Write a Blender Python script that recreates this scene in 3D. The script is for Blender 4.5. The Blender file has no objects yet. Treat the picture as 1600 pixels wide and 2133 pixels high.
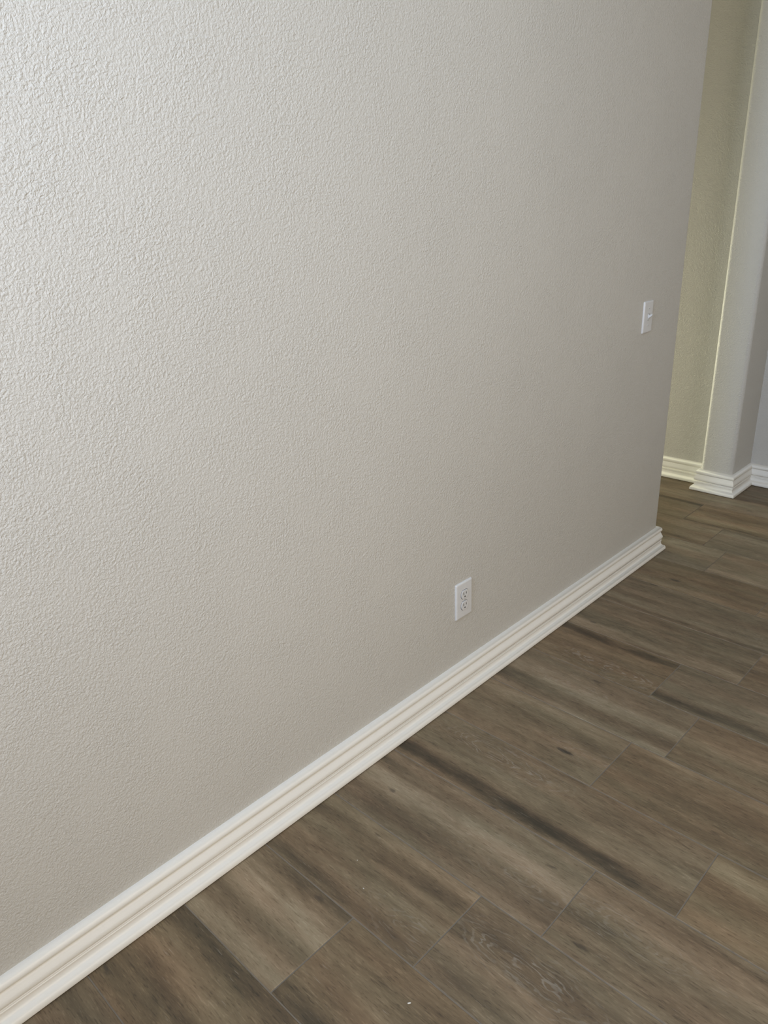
import bpy, bmesh, math, random
from mathutils import Matrix, Vector

S = bpy.context.scene
COL = S.collection

# ------------------------------------------------------------------ camera
cam_d = bpy.data.cameras.new('camera')
cam_d.sensor_fit = 'HORIZONTAL'
cam_d.sensor_width = 36.0
cam_d.lens = 1586.47 / 1600 * 36.0
cam_d.clip_start = 0.02
cam = bpy.data.objects.new('camera', cam_d)
COL.objects.link(cam)
CX, CY, CZ = 1.26028, 0.0, 1.45
cam.matrix_world = Matrix(((0.72348056, -0.23671478, 0.64849209, CX),
                           (0.68939909, 0.29688887, -0.66074647, CY),
                           (-0.03612163, 0.92510708, 0.37798428, CZ),
                           (0, 0, 0, 1)))
S.camera = cam

# ------------------------------------------------------------------ world, lights, exposure
w = bpy.data.worlds.new('world')
S.world = w
w.use_nodes = True
w.node_tree.nodes['Background'].inputs[0].default_value = (0.75, 0.85, 1.0, 1)
w.node_tree.nodes['Background'].inputs[1].default_value = 0.2


def area(name, loc, aim, sx, sy, power, color, spread=180):
    l = bpy.data.lights.new(name, 'AREA')
    l.shape = 'RECTANGLE'
    l.size, l.size_y = sx, sy
    l.energy = power
    l.color = color
    l.spread = math.radians(spread)
    o = bpy.data.objects.new(name, l)
    o.location = loc
    o.rotation_euler = (Vector(aim)).to_track_quat('-Z', 'Y').to_euler()
    COL.objects.link(o)
    return o


# daylight outside the window of the near wall and the hall's end window; right and roof lamps are added unseen fill
area('daylight_near', (0.66, -1.10, 1.95), (0, 1, 0), 0.86, 1.0, 43, (0.66, 0.79, 1.0), 128)
area('daylight_hall', (-2.70, 3.50, 0.46), (1, 0, 0), 0.60, 0.74, 78, (1.0, 0.99, 0.74))
area('added_fill_right', (4.10, 0.6, 1.35), (-1, 0, 0), 2.6, 1.8, 59, (1.0, 0.88, 0.73), 124)
area('added_fill_roof', (1.35, 0.85, 2.86), (0, 0, -1), 1.7, 2.3, 28, (0.70, 0.84, 0.98))

S.view_settings.view_transform = 'Standard'
S.view_settings.look = 'None'
S.view_settings.gamma = 1.0
S.view_settings.use_curve_mapping = False
S.view_settings.exposure = -0.04

# ------------------------------------------------------------------ helpers


def link(name, me, mat, parent=None, kind=None, loc=None):
    o = bpy.data.objects.new(name, me)
    COL.objects.link(o)
    if mat and not me.materials:
        me.materials.append(mat)
    if parent:
        o.parent = parent
    if kind:
        o['kind'] = kind
    if loc:
        o.location = loc
    return o


def mesh(name, verts, faces, smooth=False):
    me = bpy.data.meshes.new(name)
    me.from_pydata(verts, [], faces)
    me.validate()
    bm = bmesh.new()
    bm.from_mesh(me)
    bmesh.ops.recalc_face_normals(bm, faces=bm.faces)
    bm.to_mesh(me)
    bm.free()
    if smooth:
        for p in me.polygons:
            p.use_smooth = True
    me.update()
    return me


def auto_smooth(me, deg=40):
    me.polygons.foreach_set('use_smooth', [True] * len(me.polygons))
    bm = bmesh.new()
    bm.from_mesh(me)
    for e in bm.edges:
        if len(e.link_faces) == 2 and e.calc_face_angle(0) > math.radians(deg):
            e.smooth = False
    bm.to_mesh(me)
    bm.free()


def prism(name, pts, z0, z1):
    n = len(pts)
    v = [(x, y, z0) for x, y in pts] + [(x, y, z1) for x, y in pts]
    f = [tuple(range(n))[::-1], tuple(range(n, 2 * n))]
    f += [(i, (i + 1) % n, n + (i + 1) % n, n + i) for i in range(n)]
    me = mesh(name, v, f)
    auto_smooth(me)
    return me


def arc(cx, cy, r, a0, a1, n=8):
    return [(cx + r * math.cos(math.radians(a0 + (a1 - a0) * i / n)),
             cy + r * math.sin(math.radians(a0 + (a1 - a0) * i / n))) for i in range(n + 1)]


def box(name, x0, x1, y0, y1, z0, z1, bev=0.0, seg=2):
    bm = bmesh.new()
    bmesh.ops.create_cube(bm, size=1)
    for v in bm.verts:
        v.co = Vector((x0 if v.co.x < 0 else x1, y0 if v.co.y < 0 else y1, z0 if v.co.z < 0 else z1))
    if bev:
        bmesh.ops.bevel(bm, geom=bm.edges[:] + bm.verts[:], offset=bev, segments=seg, affect='EDGES', profile=0.6)
    me = bpy.data.meshes.new(name)
    bm.to_mesh(me)
    bm.free()
    if bev:
        auto_smooth(me, 50)
    return me


class NT:
    """small wrapper for building node trees"""

    def __init__(self, name):
        self.m = bpy.data.materials.new(name)
        self.m.use_nodes = True
        self.t = self.m.node_tree
        self.b = self.t.nodes['Principled BSDF']

    def n(self, typ, **kw):
        nd = self.t.nodes.new(typ)
        for k, v in kw.items():
            setattr(nd, k, v)
        return nd

    def set(self, sock, v):
        if hasattr(v, 'is_output'):
            self.t.links.new(v, sock)
        elif v is not None:
            sock.default_value = v

    def math(self, op, a, b=None, c=None, clamp=False):
        nd = self.n('ShaderNodeMath', operation=op, use_clamp=clamp)
        self.set(nd.inputs[0], a)
        if b is not None:
            self.set(nd.inputs[1], b)
        if c is not None:
            self.set(nd.inputs[2], c)
        return nd.outputs[0]

    def vmath(self, op, a, b=None):
        nd = self.n('ShaderNodeVectorMath', operation=op)
        self.set(nd.inputs[0], a)
        if b is not None:
            self.set(nd.inputs[1], b)
        return nd.outputs[0]

    def noise(self, vec, scale, detail=2.0, rough=0.5, dist=0.0):
        nd = self.n('ShaderNodeTexNoise')
        self.set(nd.inputs['Vector'], vec)
        nd.inputs['Scale'].default_value = scale
        nd.inputs['Detail'].default_value = detail
        nd.inputs['Roughness'].default_value = rough
        nd.inputs['Distortion'].default_value = dist
        return nd.outputs['Fac']

    def ramp(self, fac, stops, interp='LINEAR'):
        nd = self.n('ShaderNodeValToRGB')
        nd.color_ramp.interpolation = interp
        el = nd.color_ramp.elements
        while len(el) > 1:
            el.remove(el[-1])
        el[0].position = stops[0][0]
        el[0].color = stops[0][1]
        for p, c in stops[1:]:
            e = el.new(p)
            e.color = c
        self.set(nd.inputs[0], fac)
        return nd.outputs[0]

    def mrange(self, v, a, b, c, d, smooth=False):
        nd = self.n('ShaderNodeMapRange')
        nd.interpolation_type = 'SMOOTHSTEP' if smooth else 'LINEAR'
        self.set(nd.inputs[0], v)
        for i, x in enumerate((a, b, c, d)):
            self.set(nd.inputs[i + 1], x)
        return nd.outputs[0]

    def mix(self, f, a, b, blend='MIX'):
        nd = self.n('ShaderNodeMix', data_type='RGBA', blend_type=blend)
        self.set(nd.inputs[0], f)
        self.set(nd.inputs[6], a)
        self.set(nd.inputs[7], b)
        return nd.outputs[2]

    def attr(self, name):
        nd = self.n('ShaderNodeAttribute', attribute_type='OBJECT', attribute_name=name)
        return nd

    def bump(self, h, dist, strength=1.0, normal=None):
        nd = self.n('ShaderNodeBump')
        nd.inputs['Strength'].default_value = strength
        nd.inputs['Distance'].default_value = dist
        self.set(nd.inputs['Height'], h)
        if normal is not None:
            self.set(nd.inputs['Normal'], normal)
        self.t.links.new(nd.outputs[0], self.b.inputs['Normal'])
        return nd.outputs[0]


def wall_paint(name, color, rough=0.42, tex=1.0):
    k = NT(name)
    pos = k.n('ShaderNodeNewGeometry').outputs['Position']
    # sprayed orange-peel texture: soft blobs and short worms of mixed sizes
    a = k.noise(pos, 215, 2.0, 0.5, 0.6)
    b = k.noise(pos, 105, 1.0, 0.5, 0.8)
    h1 = k.mrange(a, 0.30, 0.70, 0.0, 1.0, True)
    h = k.math('ADD', k.math('MULTIPLY', h1, 0.6), k.math('MULTIPLY', b, 1.15))
    big = k.noise(pos, 9, 2.0, 0.5)
    h = k.math('MULTIPLY', h, k.mrange(big, 0.3, 0.7, 0.75, 1.15))
    tone = k.mix(k.mrange(k.noise(pos, 1.3, 2, 0.5), 0.3, 0.7, 0, 1),
                 tuple(c * 0.975 for c in color) + (1,), tuple(c * 1.02 for c in color) + (1,))
    k.set(k.b.inputs['Base Color'], tone)
    k.b.inputs['Roughness'].default_value = rough
    k.b.inputs['Specular IOR Level'].default_value = 0.45
    k.bump(h, 0.0011 * tex, 1.0)
    return k.m


def plain(name, color, rough=0.4, noise_amt=0.03, spec=0.5, bump=0.0, metallic=0.0):
    k = NT(name)
    pos = k.n('ShaderNodeNewGeometry').outputs['Position']
    f = k.noise(pos, 35, 3, 0.5)
    k.set(k.b.inputs['Base Color'], k.mix(f, tuple(c * (1 - noise_amt) for c in color) + (1,),
                                          tuple(min(1, c * (1 + noise_amt)) for c in color) + (1,)))
    k.b.inputs['Roughness'].default_value = rough
    k.b.inputs['Specular IOR Level'].default_value = spec
    k.b.inputs['Metallic'].default_value = metallic
    if bump:
        k.bump(k.noise(pos, 160, 2, 0.5), bump)
    return k.m


PAINT = (0.474, 0.459, 0.426)
M_wall = wall_paint('textured_greige_wall_paint', PAINT)
M_ceil = wall_paint('white_ceiling_paint', (0.78, 0.77, 0.74), 0.7)
M_trim = plain('off_white_trim_paint', (0.70, 0.682, 0.638), 0.45, 0.015, 0.5, 0.00012)
M_plate = plain('white_plastic', (0.54, 0.54, 0.54), 0.3, 0.01)
M_slot = plain('dark_slot_cavity', (0.02, 0.018, 0.016), 0.6)
M_screw = plain('painted_screw', (0.50, 0.50, 0.49), 0.35)
M_grout = plain('taupe_grout', (0.172, 0.147, 0.117), 0.85, 0.12, 0.2, 0.0003)


def glass_mat():
    k = NT('window_glass')
    tr = k.n('ShaderNodeBsdfTransparent')
    gl = k.n('ShaderNodeBsdfGlossy')
    gl.inputs['Roughness'].default_value = 0.02
    fr = k.n('ShaderNodeLayerWeight')
    fr.inputs[0].default_value = 0.5
    mx = k.n('ShaderNodeMixShader')
    k.set(mx.inputs[0], k.math('ADD', k.math('MULTIPLY', k.math('POWER', fr.outputs['Facing'], 5.0), 0.9), 0.06))
    k.t.links.new(tr.outputs[0], mx.inputs[1])
    k.t.links.new(gl.outputs[0], mx.inputs[2])
    k.t.links.new(mx.outputs[0], k.t.nodes['Material Output'].inputs[0])
    return k.m


M_glass = glass_mat()

PL = 0.922      # tile length
PW = 0.2316     # tile pitch across the rows


def plank_mat():
    """wood-look porcelain tile; each tile object carries its own print as object properties"""
    k = NT('wood_look_tile')
    tc = k.n('ShaderNodeTexCoord').outputs['Object']
    seed = k.attr('seed').outputs['Fac']
    tone = k.attr('tone').outputs['Fac']
    warm = k.attr('warmth').outputs['Fac']
    sx = k.n('ShaderNodeSeparateXYZ')
    k.set(sx.inputs[0], tc)
    u, v0 = sx.outputs[0], sx.outputs[1]
    v = k.math('DIVIDE', v0, PW)

    def vec(su, sv, so=1.0):
        c = k.n('ShaderNodeCombineXYZ')
        k.set(c.inputs[0], k.math('MULTIPLY', u, su))
        k.set(c.inputs[1], k.math('MULTIPLY', v0, sv))
        k.set(c.inputs[2], k.math('MULTIPLY', seed, so))
        return c.outputs[0]

    # slow wander of the figure along the board
    wander = k.math('SUBTRACT', k.noise(vec(3.0, 2.0, 7.3), 1.0, 2.0, 0.5), 0.5)
    vw = k.math('ADD', v, k.math('MULTIPLY', wander, 0.22))
    # bands: (centre, half width, strength) per tile
    total = None
    for i, nm in enumerate(('band_a', 'band_b', 'band_c', 'band_d')):
        at = k.attr(nm)
        sp = k.n('ShaderNodeSeparateXYZ')
        k.set(sp.inputs[0], at.outputs['Vector'])
        d = k.math('ABSOLUTE', k.math('SUBTRACT', vw, sp.outputs[0]))
        g = k.mrange(k.math('DIVIDE', d, k.math('ADD', sp.outputs[1], 0.001)), 0.25, 1.25, 1.0, 0.0, True)
        md = k.mrange(k.noise(vec(4.0, 10.0, 3.1 + i), 1.0, 2.0, 0.5), 0.28, 0.62, 0.35, 1.0)
        val = k.math('MULTIPLY', k.math('MULTIPLY', g, md), sp.outputs[2])
        total = val if total is None else k.math('ADD', total, val)
    mott = k.math('MULTIPLY', k.math('SUBTRACT', k.noise(vec(7.5, 26.0, 5.7), 1.0, 5.0, 0.6, 0.6), 0.5), 0.90)
    streak = k.math('MULTIPLY', k.math('SUBTRACT', k.noise(vec(9.0, 130.0, 2.9), 1.0, 4.0, 0.6, 0.4), 0.5), 0.42)
    fine = k.math('MULTIPLY', k.math('SUBTRACT', k.noise(vec(90.0, 600.0, 1.7), 1.0, 2.0, 0.6), 0.5), 0.16)
    s = k.math('ADD', k.math('ADD', total, mott), k.math('ADD', streak, fine))
    # crisp-edged strips within the print
    st = k.noise(vec(2.6, 22.0, 14.2), 1.0, 4.0, 0.65, 0.5)
    s = k.math('ADD', s, k.mrange(st, 0.42, 0.56, -0.10, 0.10))
    st2 = k.noise(vec(10.0, 70.0, 17.7), 1.0, 3.0, 0.6, 0.3)
    s = k.math('ADD', s, k.mrange(st2, 0.40, 0.58, -0.05, 0.04))
    fl = k.noise(vec(42.0, 330.0, 21.3), 1.0, 2.0, 0.55, 0.3)
    s = k.math('ADD', s, k.math('ADD', k.mrange(fl, 0.30, 0.42, -0.38, 0.0), k.mrange(fl, 0.58, 0.70, 0.0, 0.30)))
    s = k.math('ADD', s, tone)
    s01 = k.math('ADD', k.math('MULTIPLY', s, 0.5), 0.5, clamp=True)
    base = k.ramp(s01, [(0.0, (0.040, 0.033, 0.023, 1)), (0.22, (0.078, 0.060, 0.040, 1)),
                        (0.42, (0.130, 0.099, 0.064, 1)), (0.60, (0.185, 0.144, 0.096, 1)),
                        (0.80, (0.255, 0.208, 0.146, 1)), (1.0, (0.33, 0.28, 0.205, 1))])
    # hue drifts between reddish brown and grey green as in the print
    hue = k.noise(vec(2.2, 14.0, 9.1), 1.0, 2.0, 0.5)
    red = k.mix(1.0, base, (1.05, 0.985, 0.95, 1), 'MULTIPLY')
    grn = k.mix(1.0, base, (0.965, 1.01, 0.99, 1), 'MULTIPLY')
    base = k.mix(k.mrange(hue, 0.35, 0.65, 0, 1), red, grn)
    base = k.mix(warm, base, k.mix(1.0, base, (1.08, 1.0, 0.88, 1), 'MULTIPLY'))
    # dark knots
    vo = k.n('ShaderNodeTexVoronoi', feature='F1', distance='EUCLIDEAN')
    k.set(vo.inputs['Vector'], vec(4.2, 11.0, 4.4))
    vo.inputs['Scale'].default_value = 1.0
    vo.inputs['Randomness'].default_value = 1.0
    kn = k.mrange(k.math('ADD', vo.outputs['Distance'],
                         k.math('MULTIPLY', k.noise(vec(60, 160, 1.1), 1.0, 2, 0.5), 0.12)), 0.085, 0.15, 0.6, 0.0, True)
    base = k.mix(kn, base, (0.040, 0.031, 0.023, 1))
    at = k.attr('knot')
    sp = k.n('ShaderNodeSeparateXYZ')
    k.set(sp.inputs[0], at.outputs['Vector'])
    du = k.math('DIVIDE', k.math('SUBTRACT', u, sp.outputs[0]), 0.030)
    dv = k.math('DIVIDE', k.math('SUBTRACT', v, sp.outputs[1]), 0.038)
    rk = k.math('ADD', k.math('SQRT', k.math('ADD', k.math('MULTIPLY', du, du), k.math('MULTIPLY', dv, dv))),
                k.math('MULTIPLY', k.math('SUBTRACT', k.noise(vec(60, 200, 2.1), 1.0, 2, 0.5), 0.5), 0.9))
    kf = k.math('MULTIPLY', k.mrange(rk, 0.4, 1.1, 0.9, 0.0, True), sp.outputs[2])
    base = k.mix(kf, base, (0.036, 0.028, 0.021, 1))
    # limed cathedral rings round a per-tile centre: thin whitish lines
    at = k.attr('rings')
    sp = k.n('ShaderNodeSeparateXYZ')
    k.set(sp.inputs[0], at.outputs['Vector'])
    wv = k.math('MULTIPLY', k.math('SUBTRACT', k.noise(vec(9, 30, 6.2), 1.0, 3, 0.55), 0.5), 0.7)
    du = k.math('DIVIDE', k.math('SUBTRACT', u, sp.outputs[0]), 0.26)
    dv = k.math('DIVIDE', k.math('SUBTRACT', v, sp.outputs[1]), 0.30)
    r = k.math('ADD', k.math('SQRT', k.math('ADD', k.math('MULTIPLY', du, du), k.math('MULTIPLY', dv, dv))), wv)
    ring = k.mrange(k.math('SINE', k.math('MULTIPLY', r, 52.0)), 0.35, 0.95, 0.0, 1.0, True)
    fall = k.mrange(r, 0.15, 1.15, 1.0, 0.0, True)
    patch = k.mrange(k.noise(vec(22, 60, 8.8), 1.0, 2, 0.5), 0.40, 0.60, 0.0, 1.0)
    lime = k.math('MULTIPLY', k.math('MULTIPLY', ring, fall), k.math('MULTIPLY', patch, sp.outputs[2]))
    base = k.mix(k.math('MULTIPLY', lime, 0.4), base, (0.34, 0.31, 0.26, 1))
    # scattered short limed pores
    pore = k.mrange(k.noise(vec(30.0, 420.0, 12.3), 1.0, 2.0, 0.5), 0.66, 0.74, 0.0, 1.0)
    pz = k.mrange(k.noise(vec(5.0, 16.0, 10.9), 1.0, 2.0, 0.5), 0.48, 0.66, 0.0, 1.0)
    base = k.mix(k.math('MULTIPLY', k.math('MULTIPLY', pore, pz), 0.5), base, (0.33, 0.29, 0.235, 1))
    k.set(k.b.inputs['Base Color'], base)
    k.set(k.b.inputs['Roughness'], k.mrange(streak, -0.2, 0.2, 0.5, 0.62))
    k.b.inputs['Specular IOR Level'].default_value = 0.4
    hh = k.math('ADD', k.math('MULTIPLY', streak, 0.8), k.math('ADD', fine, k.math('MULTIPLY', lime, 0.3)))
    k.bump(hh, 0.0006, 0.8)
    return k.m


M_plank = plank_mat()

# ------------------------------------------------------------------ room shell
WY = 2.958            # end of the long left wall
R = 0.019             # bullnose radius
X0, X1, Y0, Y1, H = -2.6, 4.0, -1.05, 4.04, 2.74
YA, YC, XC = 3.889, 3.79, -0.16   # hall wall face, pillar face, pillar left edge

# long left wall with rounded outside corner, returning into the hall
pts = [(-0.12, Y0), (0, Y0), (0, WY - R)] + arc(-R, WY - R, R, 0, 90)[1:] + [(X0, WY), (X0, WY - 0.12), (-0.12, WY - 0.12)]
link('wall_left', prism('wall_left', pts, 0, H), M_wall, kind='structure')

# far wall: hall side, projecting pillar, recessed right part
pts = [(X0, YA), (XC, YA)] + [(XC, YC + R)] + arc(XC + R, YC + R, R, 180, 270)[1:] + \
      [(-R, YC)] + arc(-R, YC + R, R, -90, 0)[1:] + [(0, Y1), (X1, Y1), (X1, Y1 + 0.15), (X0, Y1 + 0.15)]
link('wall_far', prism('wall_far', pts, 0, H), M_wall, kind='structure')


def wall_with_opening(name, axis, a0, a1, pos0, pos1, o0, o1, oz0, oz1):
    """axis 'x': wall runs along x between pos0..pos1 in y; axis 'y': runs along y"""
    bm = bmesh.new()

    def add(p0, p1, z0, z1):
        r = bmesh.ops.create_cube(bm, size=1)
        for v in r['verts']:
            a = p0 if (v.co.x if axis == 'x' else v.co.y) < 0 else p1
            b = pos0 if (v.co.y if axis == 'x' else v.co.x) < 0 else pos1
            z = z0 if v.co.z < 0 else z1
            v.co = Vector((a, b, z)) if axis == 'x' else Vector((b, a, z))
    add(a0, o0, 0, H)
    add(o1, a1, 0, H)
    if oz0 > 0:
        add(o0, o1, 0, oz0)
    add(o0, o1, oz1, H)
    me = bpy.data.meshes.new(name)
    bm.to_mesh(me)
    bm.free()
    return link(name, me, M_wall, kind='structure')


wall_with_opening('wall_near', 'x', -0.12, X1 + 0.12, Y0 - 0.12, Y0, 0.20, 1.12, 1.42, 2.48)
wall_with_opening('wall_right', 'y', Y0, Y1, X1, X1 + 0.12, -0.75, 1.95, 0.40, 2.30)  # opening added to let in the warm fill lamp
wall_with_opening('wall_hall_end', 'y', WY - 0.12, YA + 0.15, X0 - 0.12, X0, 3.17, 3.83, 0.05, 0.87)
# ceiling with an opening added for the unseen overhead fill lamp
SX0, SX1, SY0, SY1 = 0.47, 2.23, -0.33, 2.03
bm = bmesh.new()
for x0, x1, y0, y1 in ((X0 - 0.12, SX0, Y0 - 0.12, Y1 + 0.15), (SX1, X1 + 0.12, Y0 - 0.12, Y1 + 0.15),
                       (SX0, SX1, Y0 - 0.12, SY0), (SX0, SX1, SY1, Y1 + 0.15)):
    for q in bmesh.ops.create_cube(bm, size=1)['verts']:
        q.co = Vector((x0 if q.co.x < 0 else x1, y0 if q.co.y < 0 else y1, H if q.co.z < 0 else H + 0.1))
me = bpy.data.meshes.new('ceiling')
bm.to_mesh(me)
bm.free()
link('ceiling', me, M_ceil, kind='structure')


def window(name, axis, c, a0, a1, z0, z1):
    """frame in the plane at coordinate c (x or y), spanning a0..a1 along the wall"""
    root = bpy.data.objects.new(name, None)
    COL.objects.link(root)
    root['kind'] = 'structure'

    def bx(nm, p0, p1, q0, q1, d0, d1, m):
        if axis == 'x':
            me = box(nm, p0, p1, c + d0, c + d1, q0, q1, 0.003)
        else:
            me = box(nm, c + d0, c + d1, p0, p1, q0, q1, 0.003)
        return link(nm, me, m, root)
    t = 0.045
    bx('window_frame', a0, a0 + t, z0, z1, -0.03, 0.03, M_trim)
    bx('window_frame', a1 - t, a1, z0, z1, -0.03, 0.03, M_trim)
    bx('window_frame', a0 + t, a1 - t, z0, z0 + t, -0.03, 0.03, M_trim)
    bx('window_frame', a0 + t, a1 - t, z1 - t, z1, -0.03, 0.03, M_trim)
    mid = (a0 + a1) / 2
    if a1 - a0 > 1:
        bx('mullion', mid - 0.02, mid + 0.02, z0 + t, z1 - t, -0.02, 0.02, M_trim)
        bx('pane', a0 + t, mid - 0.02, z0 + t, z1 - t, -0.003, 0.003, M_glass)
        bx('pane', mid + 0.02, a1 - t, z0 + t, z1 - t, -0.003, 0.003, M_glass)
    else:
        bx('pane', a0 + t, a1 - t, z0 + t, z1 - t, -0.003, 0.003, M_glass)


window('window_1', 'x', Y0 - 0.09, 0.20, 1.12, 1.42, 2.48)
window('added_window_right', 'y', X1 + 0.06, -0.75, 1.95, 0.40, 2.30)  # unseen window, added around the right fill lamp
window('window_3', 'y', X0 - 0.06, 3.17, 3.83, 0.05, 0.87)

roof = bpy.data.objects.new('added_roof_window', None)  # unseen glazing, added under the overhead fill lamp
COL.objects.link(roof)
roof['kind'] = 'structure'
for x0, x1, y0, y1 in ((SX0, SX0 + 0.04, SY0, SY1), (SX1 - 0.04, SX1, SY0, SY1),
                       (SX0 + 0.04, SX1 - 0.04, SY0, SY0 + 0.04), (SX0 + 0.04, SX1 - 0.04, SY1 - 0.04, SY1)):
    link('window_frame', box('window_frame', x0, x1, y0, y1, H + 0.03, H + 0.09, 0.003), M_trim, roof)
link('pane', box('pane', SX0 + 0.04, SX1 - 0.04, SY0 + 0.04, SY1 - 0.04, H + 0.055, H + 0.061), M_glass, roof)

# ------------------------------------------------------------------ baseboards
BB = [(-0.012, 0.1110), (0.0015, 0.1108), (0.0050, 0.1100), (0.0090, 0.1083), (0.0135, 0.1050), (0.0165, 0.0995),
      (0.0172, 0.0945), (0.0165, 0.0902), (0.0148, 0.0880), (0.0120, 0.0862), (0.0118, 0.0838), (0.0136, 0.0822),
      (0.0150, 0.0780), (0.0170, 0.0725), (0.0193, 0.0675), (0.0205, 0.0625), (0.0203, 0.0575), (0.0190, 0.0535),
      (0.0168, 0.0520), (0.0166, 0.0508), (0.0180, 0.0500), (0.0186, 0.0488), (0.0180, 0.0474), (0.0169, 0.0466),
      (0.0170, 0.0455), (0.0182, 0.0446), (0.0184, 0.0430), (0.0174, 0.0412), (0.0170, 0.0370), (0.0176, 0.0310),
      (0.0192, 0.0265), (0.0222, 0.0236), (0.0262, 0.0218), (0.0298, 0.0192), (0.0322, 0.0150), (0.0333, 0.0105),
      (0.0333, 0.0050), (0.0329, 0.0030), (0.0315, 0.0016), (0.0250, 0.0012), (0.0240, 0.0), (-0.012, 0.0)]


def baseboard(name, path):
    """sweep the moulding along a plan polyline; the room lies to the right of the direction of travel"""
    n = len(path)
    offs = []
    for i in range(n):
        def nrm(a, b):
            d = Vector((b[0] - a[0], b[1] - a[1])).normalized()
            return Vector((d.y, -d.x))
        ns = []
        if i > 0:
            ns.append(nrm(path[i - 1], path[i]))
        if i < n - 1:
            ns.append(nrm(path[i], path[i + 1]))
        o = ns[0] if len(ns) == 1 else (ns[0] + ns[1]) / (1 + ns[0].dot(ns[1]))
        offs.append(o)
    m = len(BB)
    v, f = [], []
    for p, o in zip(path, offs):
        for s, z in BB:
            v.append((p[0] + o.x * s, p[1] + o.y * s, z))
    for i in range(n - 1):
        for j in range(m):
            k = (j + 1) % m
            f.append((i * m + j, i * m + k, (i + 1) * m + k, (i + 1) * m + j))
    f.append(tuple(range(m)))
    f.append(tuple(range((n - 1) * m, n * m))[::-1])
    me = mesh(name, v, f)
    auto_smooth(me, 50)
    return link(name, me, M_trim, kind='structure')


baseboard('baseboard_left', [(0, Y0), (0, WY), (X0, WY)])
baseboard('baseboard_far', [(X0, YA), (XC, YA), (XC, YC), (0, YC), (0, Y1), (X1, Y1)])
baseboard('baseboard_right', [(X1, Y1 - 0.035), (X1, Y0)])
baseboard('baseboard_near', [(X1 - 0.035, Y0), (0.035, Y0)])

# ------------------------------------------------------------------ tiled floor
floor = link('floor', box('floor', X0 - 0.12, X1 + 0.12, Y0 - 0.12, Y1 + 0.15, -0.06, -0.0012), M_grout, kind='structure')
G = 0.0027   # joint width

pm_cache = {}


def plank_mesh(L, W):
    key = (round(L, 4), round(W, 4))
    if key in pm_cache:
        return pm_cache[key]
    c, t = 0.0012, 0.0
    g = G / 2
    x0, x1, y0, y1 = g, L - g, g, W - g
    v = [(x0, y0, -0.008), (x1, y0, -0.008), (x1, y1, -0.008), (x0, y1, -0.008),
         (x0, y0, -0.0010), (x1, y0, -0.0010), (x1, y1, -0.0010), (x0, y1, -0.0010),
         (x0 + c, y0 + c, t), (x1 - c, y0 + c, t), (x1 - c, y1 - c, t), (x0 + c, y1 - c, t)]
    f = [(3, 2, 1, 0), (8, 9, 10, 11)]
    for a in (0, 4):
        for i in range(4):
            j = (i + 1) % 4
            f.append((a + i, a + j, a + 4 + j, a + 4 + i))
    me = mesh('plank', v, f)
    me.materials.append(M_plank)
    pm_cache[key] = me
    return me


def row_y(k):
    return 0.331 + 0.2305 * k + 0.00022 * k * k if k > 0 else 0.331 + PW * k


# one end joint (world x) seen in each row of the photograph
JOINT = {1: 0.340, 2: 0.514, 3: 0.669, 4: 0.857, 5: 0.520, 6: 0.617, 7: 0.459, 8: 0.638, 9: 0.80,
         10: 0.528, 11: 0.243, 12: 0.140, 13: -0.050, 14: 0.50, 0: 0.93, -1: 0.62}
D = -1
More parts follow.
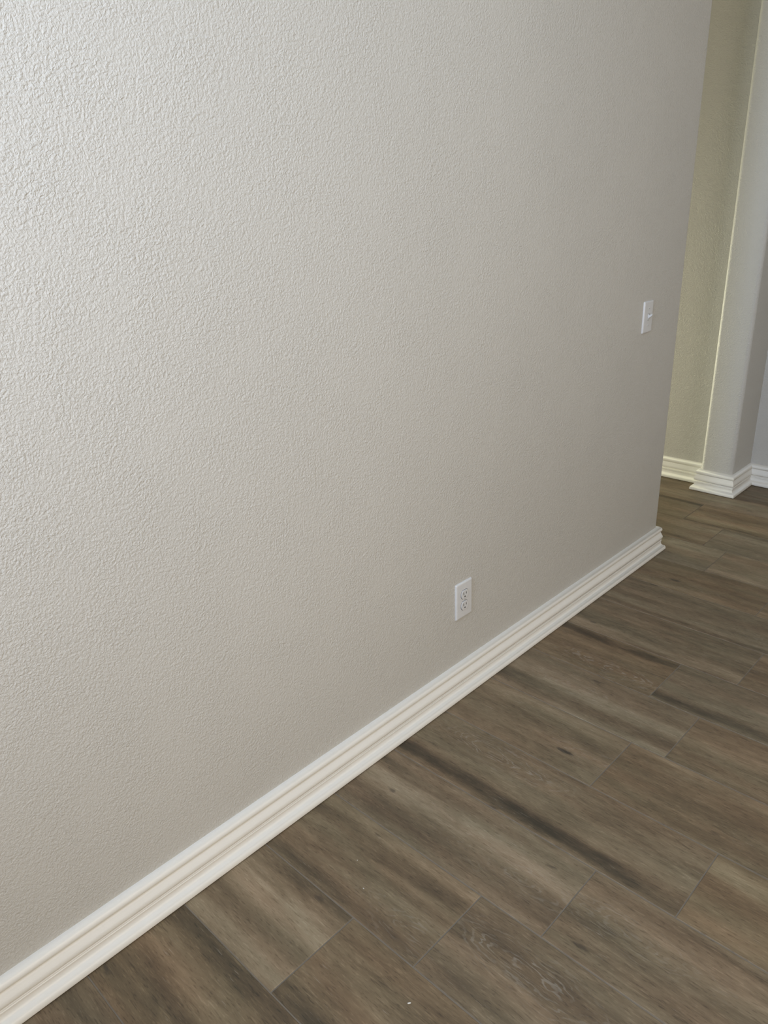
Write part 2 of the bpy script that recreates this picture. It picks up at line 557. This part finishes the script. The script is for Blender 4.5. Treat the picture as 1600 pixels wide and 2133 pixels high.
# print of individual tiles, hall light painted into the far rows' tone: (row, side of the joint) -> bands (centre, half width, strength), tone, rings
PRINT_AND_LIGHT = {
    (-1, 0): dict(b=[(0.8, 0.2, -0.15), (0.45, 0.12, 0.25)], t=-0.12),
    (0, 0): dict(b=[(0.12, 0.14, -0.12), (0.60, 0.16, 0.40), (0.90, 0.12, -0.35), (0.33, 0.1, -0.22)], t=-0.16),
    (1, 0): dict(b=[(0.62, 0.16, 0.50), (0.34, 0.08, -0.25), (0.14, 0.12, 0.34), (0.93, 0.10, -0.28)], t=0.08),
    (1, 1): dict(b=[(0.08, 0.13, -0.75), (0.88, 0.14, -0.22), (0.45, 0.14, 0.18), (0.68, 0.07, -0.12)], t=-0.02),
    (2, 0): dict(b=[(0.93, 0.10, 0.45), (0.74, 0.10, -0.42), (0.10, 0.08, -0.30), (0.40, 0.2, 0.12)], t=-0.05),
    (2, 1): dict(b=[(0.36, 0.09, 0.50), (0.10, 0.08, -0.25), (0.62, 0.2, -0.22), (0.9, 0.08, 0.12)], t=-0.04, r=(0.17, 0.64, 0.9)),
    (3, 0): dict(b=[(0.58, 0.17, 0.45), (0.22, 0.15, -0.35), (0.83, 0.06, -0.20), (0.95, 0.06, 0.05)], t=0.02),
    (3, 1): dict(b=[(0.72, 0.12, 0.25), (0.42, 0.12, -0.24), (0.12, 0.08, -0.12), (0.9, 0.08, -0.12)], t=0.0),
    (4, 0): dict(b=[(0.15, 0.12, -0.95), (0.45, 0.15, 0.14), (0.8, 0.15, -0.06)], t=-0.04, r=(0.30, 0.74, 1.0)),
    (4, 1): dict(b=[(0.80, 0.16, 0.35), (0.45, 0.16, -0.18), (0.12, 0.10, 0.18)], t=0.0),
    (5, 0): dict(b=[(0.86, 0.13, 0.30), (0.55, 0.12, -0.10), (0.2, 0.14, -0.04)], t=0.0, k=(0.43, 0.33, 1.0)),
    (5, 1): dict(b=[(0.93, 0.09, 0.35), (0.5, 0.2, -0.14), (0.16, 0.09, -0.18)], t=-0.06),
    (6, 0): dict(b=[(0.52, 0.16, 0.42), (0.22, 0.13, -0.45), (0.90, 0.10, -0.15), (0.03, 0.06, 0.3)], t=0.0),
    (6, 1): dict(b=[(0.55, 0.12, 0.36), (0.22, 0.12, -0.24), (0.88, 0.12, -0.15)], t=-0.04),
    (7, 0): dict(b=[(0.90, 0.10, -0.80), (0.42, 0.2, -0.08), (0.12, 0.08, 0.06)], t=-0.07, r=(0.33, 0.26, 1.0)),
    (7, 1): dict(b=[(0.14, 0.11, -0.75), (0.52, 0.15, 0.14), (0.9, 0.1, -0.20)], t=-0.05),
    (8, 0): dict(b=[(0.14, 0.13, 0.36), (0.45, 0.16, -0.20), (0.88, 0.08, -0.12)], t=-0.03),
    (8, 1): dict(b=[(0.85, 0.12, 0.25), (0.4, 0.2, -0.2)], t=-0.08),
    (9, 0): dict(b=[(0.20, 0.12, 0.16), (0.06, 0.06, -0.35), (0.75, 0.12, -0.18)], t=-0.02),
    (10, 0): dict(b=[(0.10, 0.09, 0.20), (0.9, 0.10, -0.30), (0.5, 0.15, -0.15)], t=0.04, k=(0.22, 0.36, 0.8)),
    (11, 0): dict(b=[(0.80, 0.16, 0.28), (0.30, 0.15, -0.18)], t=0.12),  # from this row on, tone raised to paint in hall light
    (11, 1): dict(b=[(0.10, 0.12, 0.34), (0.6, 0.15, -0.05)], t=0.08),
    (12, 0): dict(b=[(0.92, 0.08, -0.1), (0.12, 0.1, -0.40), (0.5, 0.2, -0.06)], t=0.14),
    (12, 1): dict(b=[(0.80, 0.12, 0.40), (0.35, 0.12, 0.0)], t=0.05),
    (13, 0): dict(b=[(0.93, 0.09, -0.75), (0.5, 0.15, 0.05)], t=0.10),
    (13, 1): dict(b=[(0.30, 0.14, 0.34), (0.75, 0.15, -0.22), (0.04, 0.05, -0.3)], t=0.08),
    (14, 0): dict(b=[(0.3, 0.18, 0.30), (0.80, 0.15, -0.22)], t=0.12),
}

random.seed(11)
ks = [k for k in range(-10, 18) if row_y(k) < Y1 + 0.05]
for k in ks:
    y0, y1 = row_y(k), row_y(k + 1)
    W = y1 - y0
    xmin = X0 if y1 > WY and y0 < YA + 0.05 else -0.03
    xmax = X1 + 0.03
    if y0 > YA:
        xmin = -0.03
    j = JOINT.get(k, (k * 0.37) % PL)
    n0 = math.floor((xmin - j) / PL)
    i = n0
    while j + i * PL < xmax:
        a = j + i * PL
        b = a + PL
        a2, b2 = max(a, xmin), min(b, xmax)
        if b2 - a2 > 0.02:
            o = link('plank', plank_mesh(b2 - a2, W), None, floor, loc=(a2, y0, random.uniform(-0.0003, 0.0)))
            rnd = random.Random(k * 91 + i * 7 + 5)
            pr = PRINT_AND_LIGHT.get((k, i + 1))
            o['seed'] = float(rnd.uniform(0, 40))
            o['warmth'] = float(rnd.uniform(0.0, 1.0))
            if pr:
                bands, tone, rings = list(pr['b']), pr['t'], pr.get('r')
            else:
                bands = [(rnd.uniform(0.05, 0.3), rnd.uniform(0.07, 0.14), rnd.uniform(-0.4, 0.3)),
                         (rnd.uniform(0.35, 0.65), rnd.uniform(0.08, 0.18), rnd.uniform(-0.3, 0.4)),
                         (rnd.uniform(0.7, 0.95), rnd.uniform(0.07, 0.14), rnd.uniform(-0.5, 0.35))]
                tone, rings = rnd.uniform(-0.1, 0.05), None
            while len(bands) < 4:
                bands.append((0.5, 0.1, 0.0))
            for nm, bd in zip(('band_a', 'band_b', 'band_c', 'band_d'), bands):
                o[nm] = [float(x) for x in bd]
            o['tone'] = float(tone)
            o['knot'] = [float(x) for x in (pr.get('k') if pr and pr.get('k') else (0.5, 0.5, 0.0))]
            if rings:
                # u is measured from the tile's own left end as laid
                o['rings'] = [float(x) for x in rings]
            else:
                o['rings'] = [float(rnd.uniform(0.1, 0.8)), float(rnd.uniform(0.2, 0.8)), float(rnd.choice((0.0, 0.0, 0.5)))]
        i += 1

# ------------------------------------------------------------------ wall fittings


def thing(name, label, cat, loc):
    o = bpy.data.objects.new(name, None)
    o.empty_display_size = 0.03
    o.location = loc
    o['label'] = label
    o['category'] = cat
    COL.objects.link(o)
    return o


def plate_mesh(name, w, h, t, holes=()):
    """bevelled cover plate lying on the wall (x is out of the wall, y along it, z up)"""
    bm = bmesh.new()
    rings = [(0.0, 0.0), (0.0, t * 0.35), (0.0012, t * 0.75), (0.0034, t * 0.97), (0.0060, t)]
    layers = []
    for ins, x in rings:
        hw, hh, r = w / 2 - ins, h / 2 - ins, 0.0035
        loop = []
        for cy, cz, a in ((hw - r, hh - r, 0), (-hw + r, hh - r, 90), (-hw + r, -hh + r, 180), (hw - r, -hh + r, 270)):
            for q in range(5):
                an = math.radians(a + q * 22.5)
                loop.append(bm.verts.new((x, cy + r * math.cos(an), cz + r * math.sin(an))))
        layers.append(loop)
    for la, lb in zip(layers, layers[1:]):
        n = len(la)
        for q in range(n):
            bm.faces.new((la[q], la[(q + 1) % n], lb[(q + 1) % n], lb[q]))
    bm.faces.new(layers[-1])
    bm.faces.new(layers[0][::-1])
    bmesh.ops.recalc_face_normals(bm, faces=bm.faces)
    me = bpy.data.meshes.new(name)
    bm.to_mesh(me)
    bm.free()
    auto_smooth(me, 35)
    return me


def extrude_shape(name, outline, x0, x1, bev=0.0):
    """outline in (y, z), extruded along x with a small chamfer at the front"""
    n = len(outline)
    cy = sum(p[0] for p in outline) / n
    cz = sum(p[1] for p in outline) / n

    def ins(p, d):
        v = Vector((p[0] - cy, p[1] - cz))
        L = v.length
        return (cy + v.x * (L - d) / L, cz + v.y * (L - d) / L)
    lays = [(x0, outline), (x1 - bev, outline), (x1, [ins(p, bev) for p in outline])] if bev else [(x0, outline), (x1, outline)]
    v, f = [], []
    for x, o in lays:
        v += [(x, p[0], p[1]) for p in o]
    for a in range(len(lays) - 1):
        for i in range(n):
            j = (i + 1) % n
            f.append((a * n + i, a * n + j, (a + 1) * n + j, (a + 1) * n + i))
    f.append(tuple(range(n))[::-1])
    f.append(tuple(range((len(lays) - 1) * n, len(lays) * n)))
    me = mesh(name, v, f)
    auto_smooth(me, 40)
    return me


def circle(cy, cz, r, n=20):
    return [(cy + r * math.cos(2 * math.pi * i / n), cz + r * math.sin(2 * math.pi * i / n)) for i in range(n)]


def receptacle_outline(cz, hw=0.0168, hh=0.0142):
    """circle with flattened top and bottom"""
    out = []
    for i in range(32):
        a = 2 * math.pi * i / 32
        y, z = hw * math.cos(a), hw * math.sin(a)
        out.append((y, cz + max(-hh, min(hh, z))))
    res = []
    for p in out:
        if not res or (abs(p[0] - res[-1][0]) + abs(p[1] - res[-1][1])) > 1e-5:
            res.append(p)
    return res


T = 0.0058
outlet = thing('electrical_outlet', 'white duplex electrical outlet low on the long greige wall above the baseboard', 'outlet',
               (0.0, 1.6105, 0.3265))
link('cover_plate', plate_mesh('cover_plate', 0.0775, 0.1205, T), M_plate, outlet)
for cz in (0.0188, -0.0188):
    # dark reveal round the face, then the face itself
    rv = link('reveal', extrude_shape('reveal', receptacle_outline(cz, 0.0180, 0.0154), T - 0.001, T + 0.00008), M_slot, outlet)
    rv.name = 'reveal'
    rc = link('receptacle', extrude_shape('receptacle', receptacle_outline(cz), T - 0.001, T + 0.0022, 0.0006), M_plate, outlet)
    fx = T + 0.0022
    for sy, hh in ((-0.0062, 0.0044), (0.0062, 0.0037)):
        link('slot', box('slot', fx - 0.001, fx + 0.00012, sy - 0.0014, sy + 0.0014, cz + 0.0036 - hh, cz + 0.0036 + hh), M_slot, rc)
    link('ground_hole', extrude_shape('ground_hole', [(0.0030 * math.cos(a), cz - 0.0078 + 0.0030 * (math.sin(a) if math.sin(a) > -0.6 else -0.6))
         for a in [2 * math.pi * q / 18 for q in range(18)]], fx - 0.001, fx + 0.00014), M_slot, rc)
sc = link('screw', extrude_shape('screw', circle(0, 0, 0.0034), T - 0.001, T + 0.0012, 0.0005), M_screw, outlet)
link('screw_slot', box('screw_slot', T + 0.0008, T + 0.00128, -0.0028, 0.0028, -0.0004, 0.0004), M_slot, sc)

switch = thing('light_switch', 'white toggle light switch on the long greige wall near its far corner', 'light switch',
               (0.0, 2.6745, 1.029))
link('cover_plate', plate_mesh('cover_plate', 0.069, 0.1125, T), M_plate, switch)
link('toggle_opening', box('toggle_opening', T - 0.001, T + 0.0001, -0.0052, 0.0052, -0.0122, 0.0122), M_slot, switch)
link('toggle_collar', box('toggle_collar', T - 0.001, T + 0.0012, -0.0046, 0.0046, -0.0115, 0.0115, 0.0004, 1), M_plate, switch)
# lever tilted up
v = []
for x, zc, hy, hz in ((T, 0.0, 0.0042, 0.0062), (T + 0.007, 0.0045, 0.0038, 0.0046), (T + 0.0145, 0.0090, 0.0034, 0.0032)):
    v += [(x, -hy, zc - hz), (x, hy, zc - hz), (x, hy, zc + hz), (x, -hy, zc + hz)]
f = [(0, 1, 2, 3), (8, 9, 10, 11)]
for a in (0, 4):
    for i in range(4):
        j = (i + 1) % 4
        f.append((a + i, a + j, a + 4 + j, a + 4 + i))
link('toggle_lever', mesh('toggle_lever', v, f), M_plate, switch)
for cz in (0.0302, -0.0302):
    sc = link('screw', extrude_shape('screw', circle(0, cz, 0.0034), T - 0.001, T + 0.0010, 0.0005), M_screw, switch)
    link('screw_slot', box('screw_slot', T + 0.0006, T + 0.00108, -0.0028, 0.0028, cz - 0.0004, cz + 0.0004), M_slot, sc)

# ------------------------------------------------------------------ crumbs of dried paint left on the tiles
M_crumb = plain('dried_white_paint', (0.62, 0.60, 0.55), 0.7)


def crumb(x, y, sx, sy, sz, rot, label, seed):
    rr = random.Random(seed)
    bm = bmesh.new()
    bmesh.ops.create_icosphere(bm, subdivisions=1, radius=1)
    for v in bm.verts:
        f = rr.uniform(0.75, 1.15)
        v.co = Vector((v.co.x * sx * f, v.co.y * sy * f, max(-0.6, v.co.z) * sz * f))
    lo = min(v.co.z for v in bm.verts)
    for v in bm.verts:
        v.co.z -= lo
    me = bpy.data.meshes.new('paint_crumb')
    bm.to_mesh(me)
    bm.free()
    o = link('paint_crumb', me, M_crumb)
    o.location = (x, y, 0)
    o.rotation_euler = (0, 0, rot)
    o['label'] = label
    o['category'] = 'crumb'


crumb(0.559, 0.731, 0.0040, 0.0020, 0.0012, 0.9, 'largest white paint crumb, lying on the brown floor tile at the bottom edge', 3)
crumb(0.303, 0.861, 0.0016, 0.0011, 0.0008, 0.2, 'tiny pale paint crumb on the floor tile, farther of two from the white baseboard', 5)
crumb(0.235, 0.908, 0.0014, 0.0010, 0.0008, 2.0, 'tiny pale paint crumb on the floor tile, nearer of two to the white baseboard', 8)
